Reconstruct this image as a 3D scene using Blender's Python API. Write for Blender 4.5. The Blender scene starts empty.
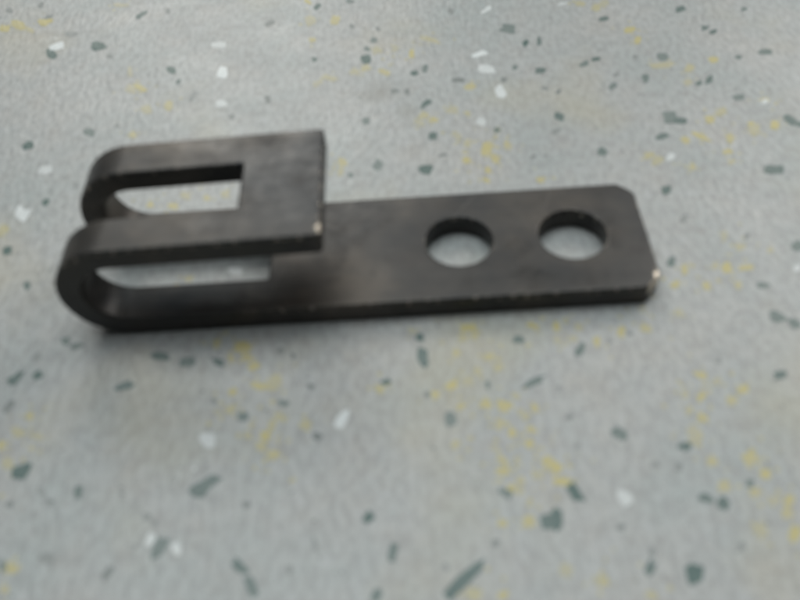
import bpy, bmesh, math, random
from mathutils import Vector, Matrix
from mathutils.geometry import delaunay_2d_cdt

MM = 0.001
scene = bpy.context.scene
col = scene.collection

# ------------------------------------------------------------------ camera
# camera solved from the bracket's edges and holes; bracket frame in mm (x along the strap, y across, z up)
F_PX, PITCH, ROLL, YAW = 805.9, math.radians(49.775), math.radians(-4.692), math.radians(1.571)
CAM = Vector((73.54, -134.08, 166.0))
fw = Vector((-math.sin(YAW)*math.cos(PITCH), math.cos(YAW)*math.cos(PITCH), -math.sin(PITCH)))
rt0 = Vector((math.cos(YAW), math.sin(YAW), 0))
up0 = rt0.cross(fw)
rt = math.cos(ROLL)*rt0 + math.sin(ROLL)*up0
up = -math.sin(ROLL)*rt0 + math.cos(ROLL)*up0
cd = bpy.data.cameras.new('camera')
cam = bpy.data.objects.new('camera', cd)
col.objects.link(cam)
cd.sensor_fit = 'HORIZONTAL'
cd.sensor_width = 36.0
cd.lens = 36.0*F_PX/800.0
cd.clip_start = 0.005
cd.clip_end = 50
m = Matrix((rt, up, -fw)).transposed().to_4x4()
m.translation = CAM*MM
cam.matrix_world = m
cd.dof.use_dof = True              # fixed-focus phone lens held too near: everything a little soft
cd.dof.focus_distance = 0.75
cd.dof.aperture_fstop = 13.5
scene.camera = cam

# ------------------------------------------------------------------ room light
w = bpy.data.worlds.new('World')
scene.world = w
w.use_nodes = True
bg = w.node_tree.nodes['Background']
bg.inputs[0].default_value = (0.93, 0.98, 1.0, 1)
bg.inputs[1].default_value = 0.06


def area(name, loc, target, sx, sy, power, color):
    l = bpy.data.lights.new(name, 'AREA')
    l.shape = 'RECTANGLE'
    l.size, l.size_y, l.energy, l.color = sx, sy, power, color
    o = bpy.data.objects.new(name, l)
    o.location = loc
    o.rotation_euler = (Vector(target)-Vector(loc)).to_track_quat('-Z', 'Y').to_euler()
    col.objects.link(o)
    return o


area('window_light', (1.75, 1.75, 1.7), (0.07, 0.02, 0), 1.3, 1.2, 32, (1.0, 0.97, 0.92))
area('ceiling_light', (-0.10, 0.50, 2.4), (-0.10, 0.45, 0), 2.4, 1.5, 50, (0.90, 0.98, 1.0))
area('far_ceiling_light', (-0.75, 3.4, 2.4), (0.0, 0.2, 0), 1.6, 1.2, 54, (1.0, 0.98, 0.92))

vs = scene.view_settings
vs.view_transform = 'Standard'
vs.look = 'None'
vs.exposure = -0.14
vs.gamma = 1.0
vs.use_curve_mapping = False

# ------------------------------------------------------------------ helpers
rng = random.Random(7)


class NT:
    def __init__(self, name):
        self.m = bpy.data.materials.new(name)
        self.m.use_nodes = True
        self.t = self.m.node_tree
        self.t.nodes.clear()
        self.out = self.n('ShaderNodeOutputMaterial')
        self.b = self.n('ShaderNodeBsdfPrincipled')
        self.l(self.b.outputs[0], self.out.inputs[0])
        self.tc = self.n('ShaderNodeTexCoord')

    def n(self, kind, **kw):
        x = self.t.nodes.new(kind)
        for k, v in kw.items():
            setattr(x, k, v)
        return x

    def l(self, a, b):
        self.t.links.new(a, b)

    def noise(self, scale, detail=3, rough=0.55, vec=None, stretch=None, dist=0.0):
        v = vec or self.tc.outputs['Object']
        if stretch:
            mp = self.n('ShaderNodeMapping')
            mp.inputs['Scale'].default_value = stretch
            self.l(v, mp.inputs[0])
            v = mp.outputs[0]
        x = self.n('ShaderNodeTexNoise')
        x.inputs['Scale'].default_value = scale
        x.inputs['Detail'].default_value = detail
        x.inputs['Roughness'].default_value = rough
        x.inputs['Distortion'].default_value = dist
        self.l(v, x.inputs['Vector'])
        return x.outputs['Fac']

    def ramp(self, fac, stops):
        r = self.n('ShaderNodeValToRGB')
        el = r.color_ramp.elements
        while len(el) < len(stops):
            el.new(0.5)
        for e, (p, c) in zip(el, stops):
            e.position = p
            e.color = (c, c, c, 1) if isinstance(c, (int, float)) else (*c, 1)
        self.l(fac, r.inputs[0])
        return r.outputs[0]

    def mix(self, fac, a, b, mode='MIX'):
        x = self.n('ShaderNodeMix', data_type='RGBA', blend_type=mode)
        for sock, v in ((x.inputs[0], fac), (x.inputs[6], a), (x.inputs[7], b)):
            if isinstance(v, (int, float)):
                sock.default_value = v
            elif isinstance(v, tuple):
                sock.default_value = (*v, 1)
            else:
                self.l(v, sock)
        return x.outputs[2]

    def math(self, op, a, b=0.0, clamp=False):
        x = self.n('ShaderNodeMath', operation=op, use_clamp=clamp)
        for sock, v in ((x.inputs[0], a), (x.inputs[1], b)):
            if isinstance(v, (int, float)):
                sock.default_value = v
            else:
                self.l(v, sock)
        return x.outputs[0]

    def bump(self, h, strength, dist, prev=None):
        x = self.n('ShaderNodeBump')
        x.inputs['Strength'].default_value = strength
        x.inputs['Distance'].default_value = dist
        self.l(h, x.inputs['Height'])
        if prev:
            self.l(prev, x.inputs['Normal'])
        return x.outputs[0]


def ground(px, py):
    """photo pixel (800x600) -> point on the floor, mm"""
    d = fw + rt*((px-400)/F_PX) + up*((300-py)/F_PX)
    k = -CAM.z/d.z
    return CAM + d*k


def floor_surface(M):
    """shared embossed-vinyl relief and gloss"""
    fine = M.noise(1500, 2, 0.6, stretch=(1.0, 0.45, 1))
    coarse = M.noise(520, 3, 0.55, stretch=(1.0, 0.42, 1))
    n = M.bump(fine, 0.6, 0.00014)
    n = M.bump(coarse, 0.8, 0.00042, n)
    M.l(n, M.b.inputs['Normal'])
    M.l(M.ramp(M.noise(45, 4), [(0.3, 0.36), (0.7, 0.50)]), M.b.inputs['Roughness'])
    M.b.inputs['Specular IOR Level'].default_value = 0.5


def mat_floor():
    M = NT('speckled_vinyl')
    c = M.ramp(M.noise(24, 5, 0.6), [(0.30, (0.335, 0.362, 0.355)), (0.55, (0.388, 0.393, 0.383)), (0.75, (0.420, 0.408, 0.382))])
    c = M.mix(M.ramp(M.noise(95, 4, 0.65), [(0.52, 0.0), (0.72, 0.30)]), c, (0.30, 0.275, 0.25))      # brownish clouding
    c = M.mix(M.ramp(M.noise(210, 3, 0.6), [(0.55, 0.0), (0.72, 0.40)]), c, (0.42, 0.43, 0.44))       # pale clouding
    c = M.mix(M.ramp(M.noise(430, 2, 0.5), [(0.66, 0.0), (0.74, 0.55)]), c, (0.17, 0.18, 0.17))       # fine dark specks
    c = M.mix(M.ramp(M.noise(900, 2, 0.5), [(0.35, 0.10), (0.65, 0.0)]), c, (0.12, 0.12, 0.12))
    c = M.mix(M.ramp(M.noise(560, 4, 0.6, stretch=(1, 0.45, 1)), [(0.42, 0.34), (0.56, 0.0)]), c, (0.20, 0.20, 0.195))  # streaky grain
    c = M.mix(M.ramp(M.noise(300, 4, 0.6, dist=0.4), [(0.60, 0.0), (0.70, 0.32)]), c, (0.22, 0.20, 0.175))             # brown crumbs
    c = M.mix(M.ramp(M.noise(17, 3, 0.5), [(0.54, 0.0), (0.70, 0.22)]), c, (0.44, 0.37, 0.19))                        # faint yellow drifts
    for P, rad in (((378, 92), 13.0), ((408, 112), 10.0)):                        # old greasy stain
        g = ground(*P)
        dv = M.n('ShaderNodeVectorMath', operation='DISTANCE')
        M.l(M.tc.outputs['Object'], dv.inputs[0])
        dv.inputs[1].default_value = (g.x*MM, g.y*MM, 0)
        q = M.math('ADD', M.math('DIVIDE', dv.outputs['Value'], rad*MM), M.math('MULTIPLY', M.noise(110, 4), 0.9))
        c = M.mix(M.ramp(q, [(0.45, 0.42), (0.98, 0.0)]), c, (0.20, 0.19, 0.16))
    M.l(c, M.b.inputs['Base Color'])
    floor_surface(M)
    return M.m


def mat_fleck(name, a, b, fade):
    M = NT(name)
    oi = M.n('ShaderNodeObjectInfo')
    c = M.ramp(M.noise(420, 3), [(0.3, a), (0.7, b)])
    c = M.mix(M.math('MULTIPLY', oi.outputs['Random'], fade), c, (0.33, 0.335, 0.325))
    M.l(c, M.b.inputs['Base Color'])
    floor_surface(M)
    return M.m


LU_END = (52.3, 32.7)          # cut end of the hook's upper plate, x and height in mm


def mat_steel():
    M = NT('dark_steel')
    c = M.ramp(M.noise(28, 5, 0.6), [(0.34, (0.020, 0.022, 0.024)), (0.5, (0.044, 0.041, 0.038)), (0.66, (0.090, 0.077, 0.064))])
    brush = M.noise(260, 4, 0.6, stretch=(0.10, 1.0, 1.0))
    c = M.mix(M.ramp(brush, [(0.45, 0.0), (0.75, 0.35)]), c, (0.070, 0.067, 0.063))
    c = M.mix(M.ramp(M.noise(120, 5, 0.7), [(0.54, 0.0), (0.68, 0.6)]), c, (0.030, 0.026, 0.024))     # scale stains
    for rz, th in ((0.5, 0.71), (-0.9, 0.72), (1.9, 0.715)):                      # stray scratches
        mp = M.n('ShaderNodeMapping')
        mp.inputs['Rotation'].default_value = (0, 0, rz)
        M.l(M.tc.outputs['Object'], mp.inputs[0])
        c = M.mix(M.ramp(M.noise(620, 2, 0.5, vec=mp.outputs[0], stretch=(0.03, 1, 0.4)), [(th, 0.0), (th+0.04, 0.28)]), c, (0.15, 0.14, 0.13))
    at = M.n('ShaderNodeAttribute', attribute_name='wear')
    knock = at.outputs['Fac']
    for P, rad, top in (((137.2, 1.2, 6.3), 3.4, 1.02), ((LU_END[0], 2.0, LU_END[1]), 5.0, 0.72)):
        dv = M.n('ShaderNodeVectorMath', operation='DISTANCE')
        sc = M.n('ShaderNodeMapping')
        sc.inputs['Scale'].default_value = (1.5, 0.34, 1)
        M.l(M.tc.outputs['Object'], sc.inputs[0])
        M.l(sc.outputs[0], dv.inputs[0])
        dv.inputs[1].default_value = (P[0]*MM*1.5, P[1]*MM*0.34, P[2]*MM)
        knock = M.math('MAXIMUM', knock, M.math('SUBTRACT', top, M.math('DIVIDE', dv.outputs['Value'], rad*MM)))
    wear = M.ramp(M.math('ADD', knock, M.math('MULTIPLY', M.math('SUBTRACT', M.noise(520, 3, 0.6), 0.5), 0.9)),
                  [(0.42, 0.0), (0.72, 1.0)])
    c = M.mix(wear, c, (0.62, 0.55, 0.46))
    M.l(c, M.b.inputs['Base Color'])
    M.l(M.math('ADD', M.math('MULTIPLY', wear, 0.55), 0.42), M.b.inputs['Metallic'])
    r = M.ramp(M.noise(60, 6, 0.75), [(0.32, 0.30), (0.68, 0.56)])
    M.l(r, M.b.inputs['Roughness'])
    n = M.bump(M.noise(900, 4, 0.65), 0.22, 0.00008)
    n = M.bump(brush, 0.12, 0.00008, n)
    M.l(n, M.b.inputs['Normal'])
    return M.m


FLOOR_MAT = mat_floor()
FLECK = {
    'd': ('dark_fleck', mat_fleck('fleck_dark_green', (0.040, 0.085, 0.076), (0.075, 0.125, 0.112), 0.36)),
    'g': ('grey_fleck', mat_fleck('fleck_grey', (0.130, 0.150, 0.145), (0.190, 0.205, 0.195), 0.5)),
    'w': ('white_fleck', mat_fleck('fleck_white', (0.58, 0.61, 0.61), (0.66, 0.68, 0.67), 0.45)),
    'y': ('yellow_fleck', mat_fleck('fleck_yellow', (0.43, 0.37, 0.13), (0.44, 0.39, 0.21), 0.62)),
}
STEEL = mat_steel()

# ------------------------------------------------------------------ floor
S = 0.45
bm = bmesh.new()
bmesh.ops.create_cube(bm, size=1.0)
for v in bm.verts:
    v.co = Vector((0.07+v.co.x*2*S, 0.10+v.co.y*2*S, (v.co.z-0.5)*0.003))
me = bpy.data.meshes.new('floor')
bm.to_mesh(me)
bm.free()
me.materials.append(FLOOR_MAT)
floor = bpy.data.objects.new('floor', me)
col.objects.link(floor)
floor['kind'] = 'structure'
floor['label'] = 'pale grey vinyl floor with dark green, white and yellow flecks'


def fleck_mesh(kind, pts, h):
    bm = bmesh.new()
    lo = [bm.verts.new((x, y, -0.0002)) for x, y in pts]
    hi = [bm.verts.new((x, y, h)) for x, y in pts]
    n = len(pts)
    bm.faces.new(hi)
    for i in range(n):
        bm.faces.new((lo[i], lo[(i+1) % n], hi[(i+1) % n], hi[i]))
    bmesh.ops.recalc_face_normals(bm, faces=bm.faces)
    name, mat = FLECK[kind]
    me = bpy.data.meshes.new(name)
    bm.to_mesh(me)
    bm.free()
    me.materials.append(mat)
    return name, me


def put_fleck(kind, c, ax, ay, seed):
    """c centre, ax/ay half axes, all on the floor in mm"""
    r = random.Random(seed)
    n = r.choice((7, 9, 10))
    pts = []
    for i in range(n):
        a = 2*math.pi*(i+r.uniform(-0.25, 0.25))/n
        k = r.uniform(0.62, 1.28)
        sx = math.copysign(abs(math.cos(a))**0.75, math.cos(a))*k
        sy = math.copysign(abs(math.sin(a))**0.75, math.sin(a))*k
        p = ax*sx + ay*sy
        pts.append((p.x*MM, p.y*MM))
    name, me = fleck_mesh(kind, pts, 0.000026+0.00003*r.random())
    o = bpy.data.objects.new(name, me)
    o.location = (c.x*MM, c.y*MM, 0)
    o.parent = floor
    col.objects.link(o)
    return o


# flecks read off the photo: kind, x, y, length, width, image angle (deg, counter-clockwise)
SEEN = '''
d 97 46 15 9 -5|d 51 54 10 7 -20|w 57 46 15 6 15|g 46 20 15 6 35|g 70 34 14 5 5|g 9 10 6 5 0|g 41 5 6 5 40|d 141 15 12 4 35
d 89 133 14 7 -20|d 28 145 11 8 30|g 117 126 6 4 50|g 110 56 6 4 0|d 171 70 9 6 -15|d 178 82 6 4 30|g 193 96 12 5 55|g 168 11 5 4 0
w 218 45 13 6 5|w 223 73 11 11 0|w 221 103 11 6 0|g 270 23 8 5 20|d 317 7 7 5 40|d 314 59 6 5 0|d 350 1 8 4 -10|d 365 59 10 8 10|d 367 49 7 5 0
d 373 40 7 5 0|g 378 29 5 4 0|g 268 99 5 9 20|d 366 121 8 6 0|g 232 117 6 5 30|g 395 91 7 5 0|g 352 26 5 4 0
g 451 11 6 5 40|d 508 29 14 8 -3|d 525 43 6 5 40|d 539 41 4 8 0|d 415 73 7 6 20|d 425 68 8 5 50|d 425 104 11 6 35|d 432 136 9 7 0|g 407 92 6 6 0
w 486 10 11 4 30|w 480 54 13 5 10|w 488 69 16 8 -5|w 500 91 12 11 20|w 482 122 10 7 0|d 515 67 6 5 0|d 540 71 10 5 5|d 584 64 8 5 25|d 596 59 10 5 15
d 560 116 9 7 -20|g 558 92 6 4 30|g 545 88 7 4 0|g 504 80 6 4 0|g 556 131 9 4 20|w 563 4 8 3 10|d 497 130 6 4 20|g 460 80 12 4 0
d 681 9 10 5 10|d 604 19 10 4 15|d 662 57 14 8 0|d 705 28 7 5 0|d 713 32 8 4 30|d 744 9 5 4 0|d 645 78 6 9 10|d 613 86 7 6 40|g 635 57 5 4 0
d 709 80 9 8 20|d 699 83 6 4 30|d 765 52 16 5 0|d 738 57 7 5 0|d 738 97 12 5 0|d 671 117 15 12 -15|d 680 121 12 5 -5|d 663 136 14 5 20
d 790 119 12 7 -35|d 798 124 8 6 -20|w 765 102 6 5 0|g 616 75 6 4 0
d 46 202 10 6 55|w 45 170 19 7 12|w 22 215 15 13 60|d 7 251 9 8 0|d 26 286 7 9 20|g 76 186 4 6 0|g 51 270 4 4 0
d 378 166 9 10 60|d 426 170 12 9 10|d 433 137 8 5 0|g 443 155 9 4 15|d 351 175 5 5 0|d 602 152 9 8 0|d 366 121 8 6 0|g 533 157 6 4 30|w 671 157 10 6 40
d 772 169 20 8 0|d 666 190 8 8 0|g 684 218 10 6 40|d 671 262 8 9 0|d 798 246 9 12 80|d 763 286 12 6 -5|g 747 236 6 6 0|w 797 268 7 7 0
d 16 378 22 8 42|d 37 375 8 8 40|d 66 341 9 7 -20|d 77 346 11 7 20|g 8 407 16 5 45|d 125 386 17 7 25|d 160 356 21 10 0|d 187 362 13 8 10|g 37 357 9 6 30
d 219 362 8 12 80|d 244 416 10 9 0|d 283 403 5 10 80|g 310 386 5 9 70|g 317 436 10 8 -20|d 386 382 10 6 20|w 342 420 20 8 62|w 207 440 14 13 0
g 280 351 6 8 0|w 235 272 14 8 0|g 293 356 6 6 0|g 215 401 5 5 0
d 419 338 9 7 0|d 423 357 11 16 0|d 488 385 4 9 10|d 518 339 10 8 -20|d 580 350 7 12 -20|d 533 382 22 7 30|d 450 419 10 14 10|g 427 395 5 5 0|g 569 417 6 5 0|g 577 446 6 6 0|g 559 388 5 5 0
d 779 317 17 9 -15|d 794 323 12 8 -20|d 781 375 14 8 10|g 719 360 6 8 -30|d 618 432 12 10 -30|d 622 435 8 10 0|d 686 446 14 7 15|g 610 341 5 6 0|g 630 334 6 5 0
d 23 471 18 14 40|d 78 492 10 12 -10|g 46 558 13 12 20|d 160 548 11 25 -25|w 150 539 9 11 -20|w 176 549 9 11 20|g 41 491 7 6 0|g 51 502 6 5 0|g 147 517 7 7 0|g 155 523 5 6 0
d 3 566 7 10 0|g 108 573 14 6 50|g 10 505 7 6 0|d 206 484 30 13 38|d 240 567 10 17 35|d 252 588 14 22 25|d 369 517 12 11 0|d 394 551 10 16 -5|d 377 596 10 12 0
g 246 505 7 6 0|g 290 571 7 9 0|g 315 545 5 12 10|d 467 578 44 14 47|d 506 493 9 13 40|d 575 492 13 20 30|d 549 521 14 16 10|d 558 519 12 20 0
g 496 543 6 7 0|g 446 567 5 7 0|w 625 497 15 12 -55|d 706 498 17 9 -12|d 724 503 13 11 -30|d 649 568 9 17 -30|d 695 574 20 19 0|d 750 483 9 8 -20|g 678 467 6 9 0|g 620 527 8 6 0|g 653 552 6 8 0|g 742 546 6 8 30|g 655 465 6 6 0
'''
YELLOW = '''
185 196 8 6|172 206 9 6|225 195 8 6|206 198 7 5|189 279 8 6|150 205 6 5
20 25 14 7|45 22 12 6|30 30 8 5|5 28 9 6|132 90 10 6|140 88 12 5|120 5 14 4|146 110 8 8|168 105 8 10|133 135 7 6|130 72 5 8
310 20 10 8|335 20 8 7|330 78 14 5|318 83 10 5|308 2 8 4|365 68 10 7|355 72 9 6|383 72 12 5|378 50 8 6|395 48 6 6|312 40 6 4
430 40 18 4|412 54 5 7|470 87 9 6|453 110 12 6|424 115 9 6|419 123 9 6|434 120 7 5|490 145 8 7|487 152 8 9|497 130 7 5|468 145 7 6|508 146 6 6|467 113 6 4
580 4 10 5|597 8 8 6|630 30 8 6|638 40 6 8|660 65 20 5|690 68 8 9|688 82 10 8|713 60 8 5|710 120 9 7|722 112 10 6|755 130 9 12|752 125 7 6|730 138 6 9|775 125 7 9|766 100 8 6|700 136 20 4|686 140 8 6|605 3 8 5
657 160 12 8|650 155 8 6|692 167 8 8|728 152 8 4|732 162 7 4|724 236 7 7|740 247 9 7|715 266 8 6|727 268 10 12|685 270 7 8|745 268 14 5|707 286 7 7|738 285 6 8|770 250 6 5|675 285 9 6
343 163 8 9|340 172 5 6|486 150 9 10|488 170 6 6|495 160 8 7|508 145 6 6|487 180 8 4|541 180 7 5|457 135 8 6|467 160 6 6|3 231 8 11
20 433 16 8|30 416 7 8|38 436 9 6|2 446 7 7|216 343 7 9|242 347 16 12|248 358 9 8|254 366 10 6|231 359 6 9|270 385 11 9|275 380 10 12|258 386 14 6|232 392 8 8|230 410 12 7|218 412 7 5
278 416 9 8|272 425 6 12|266 436 7 10|260 446 10 7|248 435 8 7|306 425 9 9|380 389 10 6|387 384 7 5|413 332 8 4|467 328 14 8|463 338 8 8|475 336 6 6|456 353 9 8|489 357 10 6|498 368 8 8|478 371 7 7
468 381 12 8|452 385 12 8|436 395 8 8|460 407 8 6|486 405 10 9|504 406 14 9|521 412 9 8|535 408 7 7|516 396 9 6|500 424 10 9|512 433 7 8|531 429 7 7|455 444 8 8|495 448 10 5|530 444 8 8
533 326 10 6|557 327 8 8|579 327 8 7|557 339 9 6|573 339 10 6|597 342 6 10|679 313 9 7|646 328 10 6|621 332 6 9|642 308 8 4
700 375 12 6|717 381 9 7|743 390 12 7|685 395 7 9|689 410 6 10|701 398 5 10|704 418 10 7|731 401 10 8|692 432 11 11|694 440 9 6
8 463 10 10|9 569 13 12|5 590 8 8|274 455 14 9|262 450 10 5|549 462 12 9|556 468 9 9|560 482 12 7|571 484 8 8|537 475 9 7|521 480 8 8|512 490 11 10|503 472 10 8|502 460 8 6|530 521 10 10|503 524 10 8|565 570 10 14|475 595 14 11|597 580 9 9|503 595 8 6
712 462 10 10|750 457 12 10|765 475 10 8|724 487 12 12|755 492 10 9|773 501 9 10|790 500 11 12|787 513 10 11|760 529 14 12|795 534 11 16|603 581 10 10|652 596 10 7|545 470 6 6
'''
L_STRAP, W = 138.15, 40.0
count = 0
yellow_spots = []
for tok in SEEN.replace('\n', '|').split('|'):
    if not tok.strip():
        continue
    k, x, y, ln, wd, an = tok.split()
    x, y, ln, wd, an = float(x), float(y), float(ln), float(wd), math.radians(float(an))
    c = ground(x, y)
    f = 0.58
    ax = ground(x+math.cos(an)*ln*f, y-math.sin(an)*ln*f) - c
    ay = ground(x-math.sin(an)*wd*f, y-math.cos(an)*wd*f) - c
    put_fleck(k, c, ax, ay, 100+count)
    count += 1
for tok in YELLOW.replace('\n', '|').split('|'):
    if not tok.strip():
        continue
    x, y, ln, wd = map(float, tok.split())
    c = ground(x, y)
    an = rng.uniform(-0.5, 0.5)
    ax = ground(x+math.cos(an)*ln*0.62, y-math.sin(an)*ln*0.62) - c
    ay = ground(x-math.sin(an)*wd*0.62, y-math.cos(an)*wd*0.62) - c
    put_fleck('y', c, ax, ay, 900+count)
    yellow_spots.append(c)
    count += 1

# ------------------------------------------------------------------ fine specks nobody could count: one mesh per colour
def speck_mesh(kind, n, seed, smin, smax, around=None):
    r = random.Random(seed)
    verts, faces = [], []
    for _ in range(n):
        cx, cy = r.uniform(-0.30, 0.44), r.uniform(-0.16, 0.50)
        if around:
            c = r.choice(around)
            cx, cy = c.x*MM+r.gauss(0, 0.0028), c.y*MM+r.gauss(0, 0.0028)
        s = r.uniform(smin, smax)*MM
        e = r.uniform(0.5, 1.0)
        a0 = r.uniform(0, math.pi)
        m_ = r.choice((4, 5, 6))
        base = len(verts)
        for i in range(m_):
            a = 2*math.pi*i/m_ + r.uniform(-0.3, 0.3)
            u, v = math.cos(a)*s, math.sin(a)*s*e
            verts.append((cx+u*math.cos(a0)-v*math.sin(a0), cy+u*math.sin(a0)+v*math.cos(a0), 0.000008+0.000014*r.random()))
        faces.append(tuple(range(base, base+m_)))
    name, mat = FLECK[kind]
    me = bpy.data.meshes.new('fine_specks')
    me.from_pydata(verts, [], faces)
    me.materials.append(mat)
    o = bpy.data.objects.new('fine_specks', me)
    o.parent = floor
    o['kind'] = 'stuff'
    col.objects.link(o)


speck_mesh('g', 2600, 3, 0.18, 0.55)
speck_mesh('d', 420, 4, 0.20, 0.50)
speck_mesh('w', 160, 5, 0.20, 0.50)
speck_mesh('y', 900, 6, 0.25, 0.85, yellow_spots)

# ------------------------------------------------------------------ steel bracket
T, R, TH = 6.45, 15.83, math.radians(1.28)
LU, S0, S1, SU = 52.74, 11.38, 28.17, 31.94
H = [(86.8, 20.9), (118.04, 20.9)]
HR = 9.13
EB = 0.75                                   # rounded edge
RN = R - T/2                                # neutral radius
ARC = RN*(math.pi-TH)
SA = -(ARC+LU)                              # unfolded: s<0 is bend and upper arm, s>0 the strap
SLOT_B = 34.8                               # slot end in the strap
SLOT_A = -(ARC+SU)


def bend(s, y, z):
    """unfolded (s,y,z) -> bent; z=0 is the outer face"""
    if s >= 0:
        return (s, y, z)
    if s >= -ARC:
        a = -s/RN
        return (-math.sin(a)*(R-z), y, R-math.cos(a)*(R-z))
    a = math.pi-TH
    x, zz = -math.sin(a)*(R-z), R-math.cos(a)*(R-z)
    d = -s-ARC
    return (x+math.cos(TH)*d, y, zz+math.sin(TH)*d)


def arc_pts(cx, cy, r, a0, a1, n):
    return [(cx+r*math.cos(a0+(a1-a0)*i/n), cy+r*math.sin(a0+(a1-a0)*i/n)) for i in range(n+1)]


cuts = [0.0] + [-ARC*i/36 for i in range(1, 37)]
FIL = 0.8
cuts_slot = sorted(set([round(c, 5) for c in cuts] + [SLOT_A+FIL, SLOT_B-FIL]))
HP = math.pi/2
CR, CR2 = 4.0, 1.2
outer = []
# front edge, s ascending
outer += arc_pts(SA+CR2, CR2, CR2, 2*HP, 3*HP, 5)
outer += [(s, 0.0) for s in cuts_slot if SA+CR2 < s < L_STRAP-CR]
cham = [(-CR-1.2, 0.0), (-CR-0.45, 0.10), (-CR+0.35, 0.50), (-CR*0.68, CR*0.32), (-CR*0.32, CR*0.68), (-0.50, CR-0.35), (-0.10, CR+0.45), (0.0, CR+1.2)]
outer += [(L_STRAP+u, v) for u, v in cham]
outer += [(L_STRAP+u, W-v) for u, v in reversed(cham)]
outer += [(s, W) for s in reversed(cuts_slot)]
outer += arc_pts(SA+CR2, W-CR2, CR2, HP, 2*HP, 5)
slot = []
mid_cuts = [c for c in cuts_slot if SLOT_A+FIL+1e-6 < c < SLOT_B-FIL-1e-6]
slot += arc_pts(SLOT_A+FIL, S0+FIL, FIL, 2*HP, 3*HP, 4)
slot += [(s, S0) for s in mid_cuts]
slot += arc_pts(SLOT_B-FIL, S0+FIL, FIL, 3*HP, 4*HP, 4)
slot += arc_pts(SLOT_B-FIL, S1-FIL, FIL, 0, HP, 4)
slot += [(s, S1) for s in reversed(mid_cuts)]
slot += arc_pts(SLOT_A+FIL, S1-FIL, FIL, HP, 2*HP, 4)
slot = slot[::-1]                           # clockwise: a hole
holes = [arc_pts(hx, hy, HR, 0, 2*math.pi, 48)[:-1][::-1] for hx, hy in H]
loops = [outer, slot] + holes


def inward(loop, d):
    """offset a loop into the material (material lies left of the direction of travel)"""
    n = len(loop)
    out = []
    for i in range(n):
        p0, p1, p2 = Vector(loop[i-1]), Vector(loop[i]), Vector(loop[(i+1) % n])
        e1, e2 = (p1-p0).normalized(), (p2-p1).normalized()
        n1, n2 = Vector((-e1.y, e1.x)), Vector((-e2.y, e2.x))
        nn = (n1+n2).normalized()
        k = d/max(0.3, nn.dot(n1))
        q = p1+nn*k
        out.append((q.x, q.y))
    return out


prof = [(EB*(1-math.sin(a)), EB*(1-math.cos(a))) for a in (0, HP/3, 2*HP/3, HP)]      # (inset, z) bottom edge
rings = prof + [(i, T-z) for i, z in reversed(prof)]
verts, faces, key = [], [], []              # key = unfolded centre of each face for the split into parts
flat = []
ring_ids = []
for loop in loops:
    ids = []
    for ins, z in rings:
        pts = inward(loop, ins) if ins > 1e-9 else loop
        row = []
        for (s, y) in pts:
            row.append(len(verts))
            verts.append(bend(s, y, z))
            flat.append((s, y, z))
        ids.append(row)
    ring_ids.append(ids)
    n = len(loop)
    for k in range(len(rings)-1):
        a, b = ids[k], ids[k+1]
        for i in range(n):
            j = (i+1) % n
            faces.append((a[i], a[j], b[j], b[i]))

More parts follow.
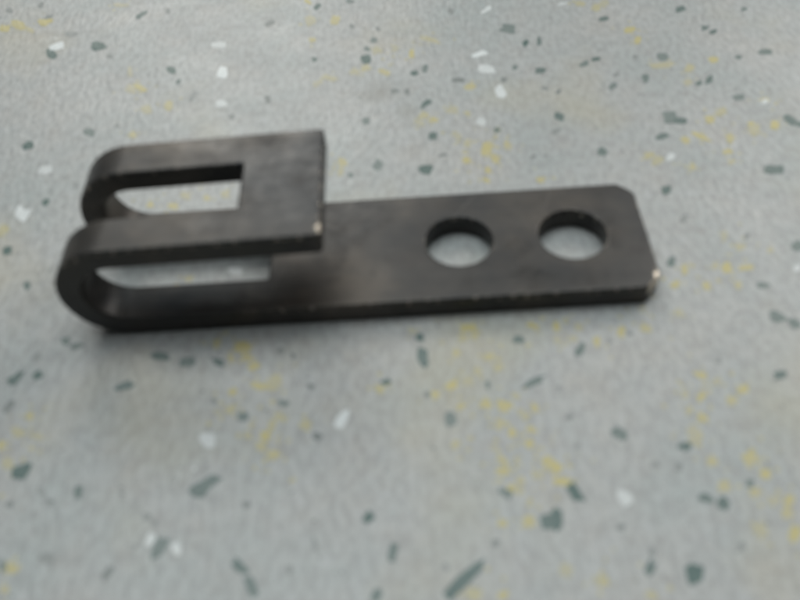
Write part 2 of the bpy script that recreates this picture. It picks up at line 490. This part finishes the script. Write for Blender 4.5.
# top and bottom sheets: constrained triangulation with a line across each arm at every bend step
for level, rev in ((0, True), (len(rings)-1, False)):
    pts, idx, edges = [], [], []
    for ids in ring_ids:
        base = len(pts)
        row = ids[level]
        for v in row:
            pts.append(Vector(flat[v][:2]))
            idx.append(v)
        n = len(row)
        edges += [(base+i, base+(i+1) % n) for i in range(n)]
    ins = EB
    look = {}
    for i, p in enumerate(pts):
        look[(round(p.x, 3), round(p.y, 3))] = i
    for s in cuts_slot:
        for ya, yb in ((ins, S0-ins), (S1+ins, W-ins)):
            ia, ib = look.get((round(s, 3), round(ya, 3))), look.get((round(s, 3), round(yb, 3)))
            if ia is not None and ib is not None:
                edges.append((ia, ib))
    # interior support points keep the flat parts in sensible triangles
    vo, eo, fo, ov, oe, of = delaunay_2d_cdt(pts, edges, [], 0, 1e-6, True)
    inv = {}
    for i, o in enumerate(ov):
        if o:
            inv[i] = idx[o[0]]

    def inside(p):
        c = False
        for ids in ring_ids:
            row = ids[level]
            for i in range(len(row)):
                x1, y1, _ = flat[row[i-1]]
                x2, y2, _ = flat[row[i]]
                if (y1 > p[1]) != (y2 > p[1]) and p[0] < (x2-x1)*(p[1]-y1)/(y2-y1)+x1:
                    c = not c
        return c
    for f in fo:
        g = [inv[i] for i in f if i in inv]
        if len(g) < 3:
            continue
        cx = sum(flat[i][0] for i in g)/len(g)
        cy = sum(flat[i][1] for i in g)/len(g)
        if not inside((cx, cy)):
            continue
        a, b, c = (flat[i] for i in g[:3])
        ccw = (b[0]-a[0])*(c[1]-a[1])-(b[1]-a[1])*(c[0]-a[0]) > 0
        g = g if ccw else g[::-1]
        faces.append(tuple(g[::-1] if rev else g))


def part_of(f):
    s = sum(flat[i][0] for i in f)/len(f)
    y = sum(flat[i][1] for i in f)/len(f)
    if s > SLOT_B-FIL:
        return 'mounting_strap'
    if s < SLOT_A+FIL:
        return 'hook_plate'
    return 'arm_front' if y < (S0+S1)/2 else 'arm_back'


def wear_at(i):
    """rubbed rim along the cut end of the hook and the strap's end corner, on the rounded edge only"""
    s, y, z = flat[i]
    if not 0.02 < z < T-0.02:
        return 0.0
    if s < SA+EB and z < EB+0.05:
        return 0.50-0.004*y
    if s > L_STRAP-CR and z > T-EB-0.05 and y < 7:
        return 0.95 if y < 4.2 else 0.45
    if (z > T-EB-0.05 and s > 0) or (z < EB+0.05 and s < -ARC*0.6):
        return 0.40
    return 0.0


bracket = bpy.data.objects.new('steel_bracket', None)
bracket.empty_display_size = 0.02
col.objects.link(bracket)
bracket.location = (0, 0, 0.00006)
bracket['label'] = 'dark steel strap bracket with slotted U-shaped hook end and two round holes'
bracket['category'] = 'bracket'

for pname, oname in (('mounting_strap', 'mounting_strap'), ('arm_front', 'curved_arm'), ('arm_back', 'curved_arm'), ('hook_plate', 'hook_plate')):
    fs = [f for f in faces if part_of(f) == pname]
    used = sorted({i for f in fs for i in f})
    rm = {v: k for k, v in enumerate(used)}
    me = bpy.data.meshes.new(oname)
    me.from_pydata([[c*MM for c in verts[i]] for i in used], [], [[rm[i] for i in f] for f in fs])
    at = me.attributes.new('wear', 'FLOAT', 'POINT')
    for k, i in enumerate(used):
        at.data[k].value = wear_at(i)
    me.shade_smooth()
    me.materials.append(STEEL)
    o = bpy.data.objects.new(oname, me)
    o.parent = bracket
    col.objects.link(o)
    wn = o.modifiers.new('weighted_normals', 'WEIGHTED_NORMAL')
    wn.weight = 100
    wn.mode = 'FACE_AREA'
